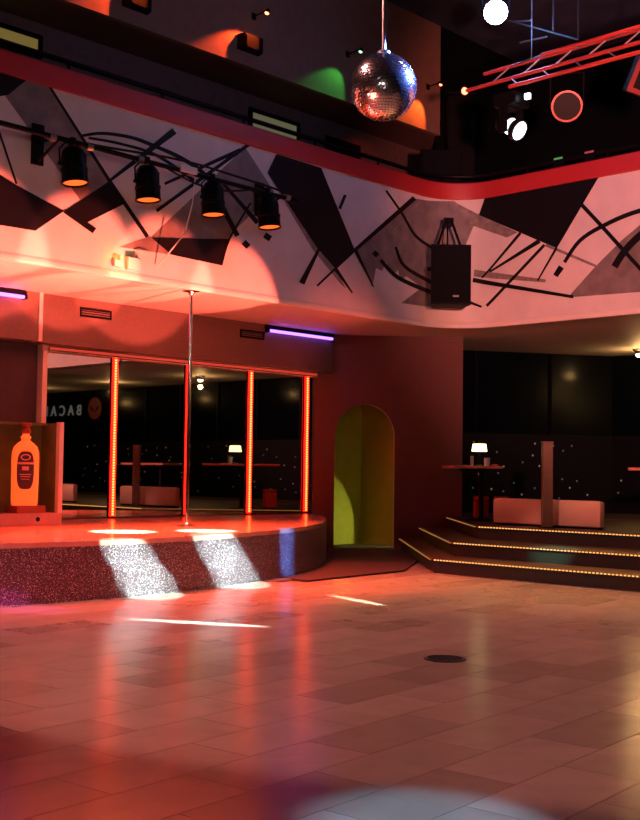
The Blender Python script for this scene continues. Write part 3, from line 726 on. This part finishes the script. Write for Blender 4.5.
# posts, benches, tables on the platform
t = thing('square_post', 'slim brown square post standing at the platform edge', 'post', (15.08, 9.58, 0.6), R(45))
MB().bbox(-0.075, 0.075, -0.075, 0.075, 0.012, 1.30, 0.006).build('shaft', 'post', t)
MB().box(-0.095, 0.095, -0.095, 0.095, 0, 0.012).build('foot_plate', 'black', t)
MB().bbox(-0.085, 0.085, -0.085, 0.085, 1.30, 1.325, 0.005).build('cap', 'post', t)
def partition(y0, y1, label, group='low white partitions on the platform'):
    t = thing('low_partition', label, 'partition', (15.30, (y0+y1)/2, 0.6), 0, group)
    h = (y1-y0)/2
    MB().box(-0.04, 0.08, -h+0.03, h-0.03, 0.0, 0.03).build('plinth', 'black', t)
    MB().bbox(-0.05, 0.09, -h, h, 0.03, 0.42, 0.035).build('padded_panel', 'orange_lit_vinyl', t, True)
    MB().bbox(-0.01, 0.05, -h+0.06, h-0.06, 0.418, 0.428, 0.003).build('top_seam', 'orange_lit_vinyl', t)
partition(8.76, 10.70, 'low white padded partition behind the square post')
partition(5.0, 6.95, 'low white padded partition seen only in the mirrors')
def bar_table(x, y, rz, label):
    t = thing('bar_table', label, 'table', (x, y, 0.6), rz, 'bar tables on the platform')
    MB().bbox(-0.80, 0.80, -0.41, 0.41, 0.90, 0.945, 0.01).build('table_top', 'wood', t)
    MB().tube((0,-0.18,0.03), (0,-0.18,0.90), 0.045, n=14).build('pedestal', 'black', t, True)
    MB().lathe([(0.27,0),(0.27,0.015),(0.06,0.04),(0.045,0.06)], (0,-0.18,0), n=24).build('base', 'black', t, True)
    MB().bbox(-0.25, 0.25, -0.2, 0.2, 0.86, 0.898, 0.01).build('mount_plate', 'black', t)
bar_table(16.14, 11.79, R(45), 'red-brown bar table carrying the small lit lamp')
bar_table(16.75, 8.10, R(90), 'bar table at the right edge of the platform')
TT = 0.6+0.946
def stool(x, y, label):
    t = thing('cube_stool', label, 'stool', (x, y, 0.6), R(45), 'red cube stools')
    MB().bbox(-0.12,0.12,-0.12,0.12,0.02,0.34,0.02).build('body', 'red_vinyl', t, True)
    MB().bbox(-0.125,0.125,-0.125,0.125,0.342,0.41,0.025).build('cushion', 'red_vinyl', t, True)
    for sx in (-1,1):
        for sy in (-1,1): MB().tube((sx*0.09,sy*0.09,0),(sx*0.09,sy*0.09,0.022),0.02,n=8).build('foot', 'black', t)
stool(16.77, 12.03, 'red cube stool left of the table pedestal')
stool(16.98, 11.74, 'red cube stool right of the table pedestal')
t = thing('table_lamp', 'small table lamp with glowing yellow shade on the bar table', 'lamp', (16.12, 11.60, TT))
MB().lathe([(0.07,0),(0.07,0.012),(0.02,0.03),(0.012,0.06),(0.012,0.30)], n=16).build('base', 'black', t, True)
MB().lathe([(0.135,0.25),(0.115,0.38)], n=20).build('shade', 'shade', t, True)
MB().lathe([(0.012,0.30),(0.012,0.40),(0.02,0.41),(0.005,0.43)], n=10).build('finial', 'black', t, True)
def glass(x, y, label, hgt, r_):
    t = thing('drinking_glass', label, 'glass', (x, y, TT))
    MB().lathe([(r_*0.8,0),(r_*0.85,0.01),(r_,hgt),(r_*0.9,hgt),(r_*0.72,0.02)], n=14).build('bowl', 'glass_blue', t, True)
    MB().lathe([(r_*0.70,0.021),(r_*0.82,hgt*0.6)], n=14).build('drink', 'white_plastic', t, True)
glass(15.93, 11.62, 'tall slim glass left of the table lamp', 0.17, 0.03)
glass(16.12, 11.44, 'short wide glass right of the table lamp', 0.14, 0.055)
t = thing('menu_card', 'white menu card lying on the bar table', 'card', (15.78, 11.66, TT), R(-40))
MB().box(-0.12, 0.12, -0.09, 0.09, 0, 0.006).build('cover', 'white_plastic', t)
MB().box(-0.118, 0.118, -0.088, 0.088, 0.0062, 0.010).build('inner_page', 'white_plastic', t)
t = thing('ashtray', 'small amber ashtray on the right of the bar table', 'ashtray', (16.24, 11.36, TT))
MB().lathe([(0.055,0),(0.065,0.03),(0.055,0.03),(0.045,0.01)], n=16).build('dish', 'wood', t, True)

# downlights in the low ceiling over the platform
dl = ['bright round downlight in the ceiling at the right edge', 'second ceiling downlight, seen only in the mirrors', 'third ceiling downlight, seen only in the mirrors', 'fourth ceiling downlight, seen only in the mirrors']
for k, (x, y) in enumerate([(21.0,11.18),(20.2,5.6),(20.2,1.6),(20.2,-2.6)]):
    t = thing('ceiling_downlight', dl[k], 'downlight', (x, y, 3.97), 0, 'downlights over the platform')
    MB().lathe([(0.13,0),(0.13,-0.03),(0.095,-0.06),(0.075,-0.11)], n=18, caps=False).build('ring', 'steel', t, True)
    MB().lathe([(0.07,-0.10),(0.075,-0.13),(0.05,-0.16),(0.01,-0.17)], n=16).build('lens', 'downlight', t, True)
    point('downlight_glow', (x, y, 3.66), (1.0, 0.55, 0.18), 26, 0.05)

# brand sign on the far wall (only its reflection shows)
def text_mesh(body, size, material, name, parent, ext=0.012):
    cu = bpy.data.curves.new(name, 'FONT'); cu.body = body; cu.size = size; cu.extrude = ext; cu.align_x = 'LEFT'; cu.space_character = 1.7
    tmp = bpy.data.objects.new('tmp_text', cu); col.objects.link(tmp)
    bpy.context.view_layer.update()
    me = bpy.data.meshes.new_from_object(tmp.evaluated_get(bpy.context.evaluated_depsgraph_get()))
    bpy.data.objects.remove(tmp)
    me.materials.clear(); me.materials.append(M[material])
    o = bpy.data.objects.new(name, me); col.objects.link(o); o.parent = parent
    return o
t = thing('wall_sign', 'pale lettered sign with red round emblem on the dark window wall', 'sign', (21.94, -2.55, 3.16))
o = text_mesh('BACARDI', 0.5, 'sign_white', 'lettering', t)
o.matrix_local = Matrix(((0,0,-1,0),(-1,0,0,0),(0,1,0,0),(0,0,0,1)))
mb = MB(); mb.tube((-0.01,0.75,0.2),(0.02,0.75,0.2),0.36,n=28); em = mb.build('emblem', 'sign_red', t)
MB().add([(-0.016,0.75,0.06),(-0.016,0.62,0.24),(-0.016,0.47,0.30),(-0.016,0.55,0.18),(-0.016,0.66,0.10),(-0.016,0.84,0.10),(-0.016,0.95,0.18),(-0.016,1.03,0.30),(-0.016,0.88,0.24)], [(0,1,2,3,4),(0,5,6,7,8)]).build('bat_shape', 'black', em)

# ------------------------------------------------------------------ lighting bar with four par cans
YP = 11.58; ZP = 5.36
t = thing('lighting_bar', 'black lighting pipe on brackets in front of the left mural', 'lighting bar')
MB().tube((4.2,YP,ZP+0.03), (11.55,YP,ZP-0.02), 0.032, n=12).build('pipe', 'black', t, True)
for x in (7.50, 11.22):
    br = MB(); br.box(x-0.08, x+0.08, YB-0.05, YB-0.012, ZP-0.24, ZP+0.26)
    br.tube((x,YB-0.05,ZP-0.2), (x,YP,ZP-0.02), 0.02, n=8).tube((x,YB-0.05,ZP+0.05), (x,YP,ZP), 0.02, n=8)
    br.build('bracket', 'black', t)
for x in (7.42, 7.95, 8.72, 9.55, 11.35):
    MB().tube((x-0.04,YP,ZP), (x+0.04,YP,ZP), 0.05, n=12).build('clamp', 'steel', t)
MB().path([(7.95+0.30*k, YP-0.03+0.02*math.sin(k), ZP+0.02+0.10*math.sin(PI*k/12)) for k in range(13)], 0.016, 7).build('power_cable', 'rubber', t, True)
MB().path([(9.1+0.11*k, YP-0.035, ZP-0.03-0.13*math.sin(PI*k/14)) for k in range(15)], 0.014, 7).build('power_cable', 'rubber', t, True)
MB().path([(9.62,YP-0.02,ZP-0.05),(9.60,YP,ZP-0.4),(9.56,YP+0.1,ZP-0.8),(9.42,YP+0.3,ZP-1.1),(9.36,YB-0.04,ZP-1.25)], 0.009, 6).build('white_cord', 'white_plastic', t, True)
MB().bbox(9.35, 9.62, YP-0.07, YP-0.03, ZP-0.03, ZP+0.06, 0.01).build('connector_box', 'white_plastic', t)
def par_can(x, z, tilt, label):
    t = thing('par_can', label, 'stage light', (x, YP, ZP), 0, 'par cans on the lighting bar')
    d = Vector((math.sin(tilt)*0.4, -math.sin(tilt), -math.cos(tilt))).normalized()
    p = Vector((0, -0.02, -0.065))
    MB().lathe([(0.05,0.0),(0.10,0.015),(0.135,0.06),(0.15,0.13),(0.15,0.27),(0.165,0.275),(0.165,0.30),(0.158,0.305),(0.158,0.43),(0.168,0.435),(0.168,0.455),(0.150,0.455),(0.145,0.43)], p, d, n=22, caps=True).build('can', 'black', t, True)
    q = p+d*0.428
    spot('par_can_beam', Vector((x,YP,ZP))+q+d*0.06, Vector((x,YP,ZP))+q+d*3, (1.0,0.075,0.02), 1700, 66, 0.5, 0.05)
    MB().lathe([(0.143,0.0),(0.12,-0.01),(0.06,-0.016)], q+d*0.006, d, n=22).build('lens', 'amber', t, True)
    for s_ in (-1, 1):
        MB().path([(0,0,-0.0), (s_*0.10,0,-0.03), (s_*0.19,-0.02,-0.12), (s_*0.185,-0.03,-0.30)], 0.012, 6).build('yoke_arm', 'black', t, True)
        MB().tube((s_*0.15,-0.03,-0.30), (s_*0.205,-0.03,-0.30), 0.022, n=10).build('knob', 'black', t)
    MB().box(-0.03,0.03,-0.045,0.045,-0.03,0.05).build('hook_clamp', 'black', t)
for x, tl, lb in ((7.70,0.10,'black par can with amber lens, leftmost on the lighting bar'), (8.82,0.06,'black par can with amber lens, second from the left on the bar'),
                  (9.92,0.05,'black par can with amber lens, third from the left on the bar'), (10.95,0.08,'black par can with amber lens, rightmost on the lighting bar')):
    par_can(x, 0, tl, lb)

# small flood lamp and junction box low on the mural
t = thing('flood_lamp', 'small yellow flood lamp glowing low on the balcony front', 'lamp', (8.72, YB, 4.06))
MB().bbox(-0.07,0.07,-0.07,-0.012,-0.03,0.06,0.01).build('housing', 'grey_box', t)
MB().bbox(-0.055,0.055,-0.085,-0.071,-0.02,0.05,0.006).build('lens', 'flood_yellow', t)
point('flood_lamp_glow', (8.72, YB-0.16, 4.1), (1.0, 0.5, 0.06), 2.2, 0.03)
t = thing('junction_box', 'pale junction box beside the yellow flood lamp', 'box', (8.97, YB, 4.08))
MB().bbox(-0.11,0.11,-0.07,-0.012,-0.06,0.11,0.008).build('body', 'grey_box', t)
MB().bbox(-0.10,0.10,-0.08,-0.071,-0.05,0.10,0.004).build('cover', 'white_plastic', t)
MB().path([(0.02,-0.03,0.11),(0.05,-0.04,0.18),(0.12,-0.04,0.22),(0.25,-0.04,0.20)], 0.008, 6).build('cord', 'white_plastic', t, True)

# ------------------------------------------------------------------ loudspeaker hung on the rounded corner
t = thing('hanging_speaker', 'black loudspeaker hung by a bracket on the rounded balcony corner', 'loudspeaker', (14.98, 11.42, 4.17), R(-45))
# local +y points to the wall, -y to the hall
poly = [(-0.33,-0.25),(0.33,-0.25),(0.26,0.22),(-0.26,0.22)]
MB().prism(poly, 0, 0.99).build('cabinet', 'speaker', t)
MB().bbox(-0.31,0.31,-0.275,-0.251,0.03,0.96,0.01).build('grille', 'grille', t)
MB().box(0.03,0.13,-0.281,-0.276,0.12,0.15).build('badge', 'badge', t)
MB().tube((-0.20,0,0.99), (-0.04,0.05,1.46), 0.022, n=8).tube((0.20,0,0.99), (0.04,0.05,1.46), 0.022, n=8).tube((-0.06,0.05,1.46), (0.06,0.05,1.46), 0.03, n=8).tube((-0.04,-0.1,0.99), (-0.02,0.05,1.44), 0.014, n=8).build('hanging_bracket', 'black', t)
MB().box(-0.08,0.08,0.05,0.42,1.40,1.50).build('wall_arm', 'black', t)
for s_ in (-1,1): MB().tube((s_*0.30,0,0.62), (s_*0.36,0,0.62), 0.035, n=10).build('knob', 'black', t)
MB().bbox(-0.14,0.14,0.22,0.40,0.05,0.12,0.01).build('rear_stay', 'black', t)

# ------------------------------------------------------------------ mirror ball
BR = 0.335
t = thing('mirror_ball', 'large mirror ball hanging on a rod above the dance floor', 'mirror ball', (8.55, 7.36, 5.30))
MB().lathe([(BR*0.985*math.cos(a), BR*0.985*math.sin(a)) for a in [-PI/2+PI*i/24+(0.01 if i == 0 else -0.01 if i == 24 else 0) for i in range(25)]], n=40).build('core', 'ball_core', t, True)
mb = MB(); NR = 34; rt = random.Random(5)
for j in range(NR):
    a0, a1 = -PI/2+PI*j/NR+0.006, -PI/2+PI*(j+1)/NR-0.006
    nn = max(4, int(2*NR*math.cos((a0+a1)/2)))
    for i in range(nn):
        b0, b1 = 2*PI*i/nn, 2*PI*(i+1)/nn; g_ = 0.04*(b1-b0)
        b0 += g_; b1 -= g_
        j1, j2 = rt.uniform(-.0012,.0012), rt.uniform(-.0012,.0012)
        q = []
        for (aa, bb, jj) in ((a0,b0,j1),(a0,b1,-j1+j2),(a1,b1,j1),(a1,b0,-j2)):
            rr = BR+jj; q.append((rr*math.cos(aa)*math.cos(bb), rr*math.cos(aa)*math.sin(bb), rr*math.sin(aa)))
        mb.add(q, [(0,1,2,3)])
stuff(mb.build('mirror_facets', 'ball_tile', t))
MB().lathe([(0.07,BR-0.02),(0.07,BR+0.02),(0.025,BR+0.05)], n=16).build('cap', 'steel', t, True)
MB().tube((0,0,BR+0.03), (0,0,4.60), 0.022, n=10).build('rod', 'steel', t, True)
MB().bbox(-0.12,0.12,-0.12,0.12,4.55,4.665,0.01).build('motor', 'black', t)

# ------------------------------------------------------------------ truss and its fixtures
t = thing('lighting_truss', 'red lit lighting truss hanging at the upper right', 'truss', (13.0, 0, 6.9))
ch = [((0,9.63,0), (0,2.0,0.05)), ((-0.22,8.74,-0.20), (-0.22,2.0,-0.20)), ((0.12,9.4,0.22), (0.12,2.0,0.26)), ((-0.25,8.2,0.10), (-0.25,2.0,0.14))]
for a, b_ in ch: MB().tube(a, b_, 0.027, n=10).build('chord', 'truss', t, True)
for k in range(14):
    y = 9.2-k*0.5
    MB().tube((0,y,0), (0.12,y-0.25,0.225), 0.012, n=6).build('brace', 'truss_grey', t)
    MB().tube((0.12,y-0.25,0.225), (-0.25,y-1.25,0.115), 0.012, n=6).build('brace', 'truss_grey', t)
    MB().tube((-0.22,y-0.6,-0.2), (0.0,y-0.35,0), 0.012, n=6).build('brace', 'truss_grey', t)
MB().lathe([(0.04,0),(0.055,0.03),(0.04,0.06)], (0,9.62,0), (0,1,0), n=12).build('end_lamp', 'lamp_red', t, True)
for y in (8.6, 6.8, 4.0):
    MB().tube((0.12,y,0.24), (0.12,y,3.07), 0.012, n=6).build('hanger', 'steel', t)

# bright star-like spotlight aimed at the camera
def aim(o, target): o.rotation_euler = (Vector(target)-Vector(o.location)).to_track_quat('-Z', 'Y').to_euler()
t = thing('spotlight', 'dazzling blue-white spotlight hanging above the truss', 'spotlight', (13.0, 9.12, 7.91))
aim(t, (0, 0, 1.45))
MB().lathe([(0.06,0.32),(0.13,0.26),(0.16,0.10),(0.165,0.0),(0.15,-0.02)], n=20).build('can', 'black', t, True)
MB().lathe([(0.165,0.0),(0.15,-0.025),(0.06,-0.045),(0.01,-0.05)], n=20).build('lens', 'star', t, True)
MB().tube((-0.2,0,0.1), (0.2,0,0.1), 0.015, n=8).build('yoke', 'black', t)
MB().tube((0.19,0,0.1), (0.19,0.55,0.05), 0.015, n=8).tube((-0.19,0,0.1), (-0.19,0.55,0.05), 0.015, n=8).tube((-0.2,0.55,0.05),(0.2,0.55,0.05),0.015,n=8).build('yoke_arms', 'black', t)
point('spotlight_glow', (12.75, 8.88, 7.78), (0.15, 0.38, 1.0), 60, 0.1)

# light grey hanging frame beside the bright spotlight
t = thing('ceiling_rig', 'thin steel hanging frame beside the dazzling spotlight', 'rigging', (13.5, 8.6, 7.35))
for a, b_ in (((0,0.9,0.75),(0,-0.5,0.05)), ((0,0.62,0.60),(0,0.25,0.52)), ((0,0.45,0.25),(0,0.0,0.22)), ((0,-0.1,0.25),(0,-0.1,0.85)), ((0,0.9,0.75),(0,0.9,2.62)), ((0,-0.5,0.05),(0,-0.5,2.62))):
    MB().tube(a, b_, 0.014, n=6).build('tube', 'truss_grey', t)
# moving head lamp
t = thing('moving_head_lamp', 'black moving head lamp with white lit lens below the truss', 'stage light', (13.0, 8.85, 6.56))
MB().bbox(-0.18,0.18,-0.18,0.18,-0.08,0.10,0.02).build('base', 'black', t)
for s_ in (-1,1): MB().bbox(s_*0.20-0.03,s_*0.20+0.03,-0.06,0.06,-0.46,-0.08,0.015).build('yoke_arm', 'black', t)
MB().bbox(-0.2,0.2,-0.06,0.06,-0.10,-0.075,0.01).build('yoke_bridge', 'black', t)
hd = Vector((0.0,-0.80,-0.50)).normalized(); hp = Vector((0,0,-0.34))-hd*0.10
MB().lathe([(0.06,-0.14),(0.12,-0.10),(0.135,0.0),(0.11,0.06),(0.11,0.14),(0.15,0.18),(0.15,0.26),(0.135,0.26)], hp, hd, n=20).build('head', 'black_gloss', t, True)
MB().lathe([(0.112,0.07),(0.114,0.075),(0.114,0.13),(0.112,0.135)], hp, hd, n=20).build('glowing_collar', 'cold_lens', t, True)
MB().lathe([(0.13,0.262),(0.10,0.275),(0.04,0.285)], hp, hd, n=20).build('lens', 'cold_lens', t, True)
MB().bbox(-0.05,0.0,-0.32,-0.24,-0.02,0.06,0.01).build('display', 'cold_lens', t)

def round_lamp(loc, rad, label, ring, target, group='round lamps under the truss'):
    t = thing('round_par_lamp', label, 'stage light', loc, 0, group)
    aim(t, target)
    MB().lathe([(rad*0.5,0.35),(rad*0.8,0.28),(rad*0.95,0.1),(rad,0.0)], n=24).build('can', 'black', t, True)
    MB().lathe([(rad*0.86,0.0),(rad*0.88,-0.02),(rad*1.0,-0.02),(rad*1.02,0.01),(rad*0.98,0.03)], n=24, caps=False).build('rim', ring, t, True)
    MB().lathe([(rad*0.8,0.02),(rad*0.5,0.06),(rad*0.05,0.08)], n=24).build('lens', 'black_gloss', t, True)
    for s_ in (-1,1): MB().tube((s_*rad*1.05,0,0.1), (s_*rad*1.05,0.42,0.1), 0.012, n=6).build('yoke_arm', 'black', t)
    MB().tube((-rad*1.05,0.42,0.1), (rad*1.05,0.42,0.1), 0.012, n=6).build('yoke_bridge', 'black', t)
round_lamp((13.0,7.97,6.32), 0.205, 'round lamp with a red lit rim hanging below the truss', 'rim_red', (2.5,1.0,1.2))
# boxy lamp at the right frame edge
t = thing('square_flood_lamp', 'square red-fronted flood lamp cut by the right picture edge', 'stage light', (13.0, 6.74, 6.42))
aim(t, (3.5, -2.5, 2)); t.rotation_euler.rotate_axis('Z', R(18))
MB().bbox(-0.24,0.24,-0.24,0.24,0.0,0.28,0.02).build('housing', 'black', t)
MB().box(-0.25,0.25,0.19,0.25,-0.02,0).box(-0.25,0.25,-0.25,-0.19,-0.02,0).box(-0.25,-0.19,-0.19,0.19,-0.02,0).box(0.19,0.25,-0.19,0.19,-0.02,0).build('front_frame', 'rim_red', t)
MB().box(-0.19,0.19,-0.19,0.19,-0.008,-0.001).build('lens', 'black_gloss', t)
MB().tube((0.0,0.24,0.1),(0.0,0.48,0.1),0.02,n=8).build('hanger', 'black', t)
spot('truss_red_wash', (8.0, 3.0, 5.2), (13.0, 7.4, 6.9), (1.0, 0.10, 0.07), 260, 26, 0.6, 0.1)

# ------------------------------------------------------------------ gallery details
def gallery_pane(x0, x1, z0, z1, material, label):
    t = thing('gallery_window', label, 'window', (x0, 14.19, z0), 0, 'lit window panes on the gallery wall')
    w, h = x1-x0, z1-z0
    MB().box(-0.07,w+0.07,-0.05,0,h,h+0.07).box(-0.07,w+0.07,-0.05,0,-0.07,0).box(-0.07,0,-0.05,0,0,h).box(w,w+0.07,-0.05,0,0,h).build('frame', 'black', t)
    MB().box(0,w,-0.025,-0.005,0,h).build('pane', material, t)
gallery_pane(7.3, 8.80, 7.40, 7.60, 'yellow_pane', 'dim yellow window pane at the left end of the gallery')
gallery_pane(13.02, 14.10, 7.26, 7.55, 'pale_pane', 'pale window pane above the rail near the middle of the gallery')
t = thing('gallery_vent', 'dark louvred vent on the gallery wall', 'vent', (14.85, 14.19, 7.22), 0)
MB().box(0,0.95,-0.04,-0.012,0,0.34).build('backing', 'black', t)
for k in range(5): MB().box(0.03,0.92,-0.06,-0.041,0.03+k*0.06,0.06+k*0.06).build('slat', 'speaker', t)
# bulkhead boxes and wall spots
for k, (x, lb) in enumerate(((9.55,'dark wedge loudspeaker at the top of the bulkhead, cut by the picture edge'), (11.78,'dark wedge loudspeaker on the bulkhead below the orange lamp'))):
    t = thing('wedge_speaker', lb, 'loudspeaker', (x, 13.2, 8.06), 0, 'wedge speakers on the bulkhead')
    MB().prism([(0,-0.012),(0.46,-0.012),(0.42,-0.16),(0.04,-0.16)], 0, 0.24).build('cabinet', 'speaker', t)
    MB().box(0.06,0.40,-0.175,-0.161,0.02,0.22).build('grille', 'grille', t)
specs = [(9.90,'lamp_orange',(1.0,0.10,0.02),'small orange wall spot on the bulkhead, out at the top',260), (12.12,'lamp_orange',(1.0,0.10,0.02),'small glowing orange wall spot on the bulkhead',260),
         (14.35,'lamp_green',(0.06,0.8,0.10),'small glowing green wall spot on the bulkhead',40), (16.60,'lamp_red',(1.0,0.16,0.02),'small orange wall spot behind the mirror ball',160)]
for x, mt, c, lb, pw in specs:
    t = thing('wall_spot', lb, 'spotlight', (x, 13.2, 8.68), 0, 'small wall spots on the bulkhead')
    MB().box(-0.04,0.04,-0.03,-0.012,-0.05,0.05).build('wall_plate', 'black', t)
    MB().tube((0,-0.03,0), (0,-0.30,0.02), 0.012, n=8).build('arm', 'black', t)
    MB().lathe([(0.02,0.07),(0.032,0.04),(0.036,0.0)], (0,-0.32,-0.02), (0.3,-0.15,1), n=14).build('can', 'black', t, True)
    MB().lathe([(0.032,0.0),(0.026,-0.014),(0.008,-0.02)], (0,-0.32,-0.025), (0.3,-0.15,1), n=14).build('lens', mt, t, True)
    spot('wall_spot_beam', (x-0.02, 13.2-0.34, 8.58), (x-0.50, 13.2-0.02, 7.78), c, pw, 64, 0.5, 0.02)
spot('gallery_red', (15.3, 12.9, 7.6), (15.9, 14.2, 6.9), (1.0,0.13,0.02), 22, 70, 0.6, 0.05)
spot('gallery_amber', (17.6, 10.4, 7.9), (19.9, 11.5, 7.0), (1.0,0.30,0.04), 60, 40, 0.6, 0.05)
# dark cabinets at the gallery corner
t = thing('speaker_cabinet', 'large black speaker cabinet standing at the gallery corner', 'loudspeaker', (15.75, 12.20, 5.21), R(-45))
MB().bbox(-0.36,0.36,-0.05,0.55,0,1.90,0.02).build('cabinet', 'speaker', t)
MB().bbox(-0.33,0.33,-0.075,-0.051,0.05,1.85,0.01).build('grille', 'grille', t)
t = thing('curtain_post', 'tall black column beside the corner speaker cabinet', 'column', (17.0, 12.75, 5.21), R(-45))
MB().bbox(-0.22,0.30,-0.1,0.35,0,3.3,0.02).build('shaft', 'speaker', t)
MB().bbox(-0.26,0.34,-0.14,0.39,3.3,3.4,0.02).build('cap', 'speaker', t)
# tiny indicator lamps on the right gallery
for k, (x, y, z, mt, lb) in enumerate(((15.92,9.33,6.62,'exit_red','tiny red indicator lamp on the right balcony rail'), (15.92,9.9,6.62,'exit_green','tiny green indicator lamp on the right balcony rail'))):
    t = thing('indicator_lamp', lb, 'lamp', (x, y, z-0.2))
    MB().bbox(-0.03,0.03,-0.09,0.09,0,0.17,0.008).build('body', 'black', t)
    MB().box(-0.036,-0.031,-0.08,0.08,0.175-0.04,0.165).build('lens', mt, t)
print('tiles in view', ntile)
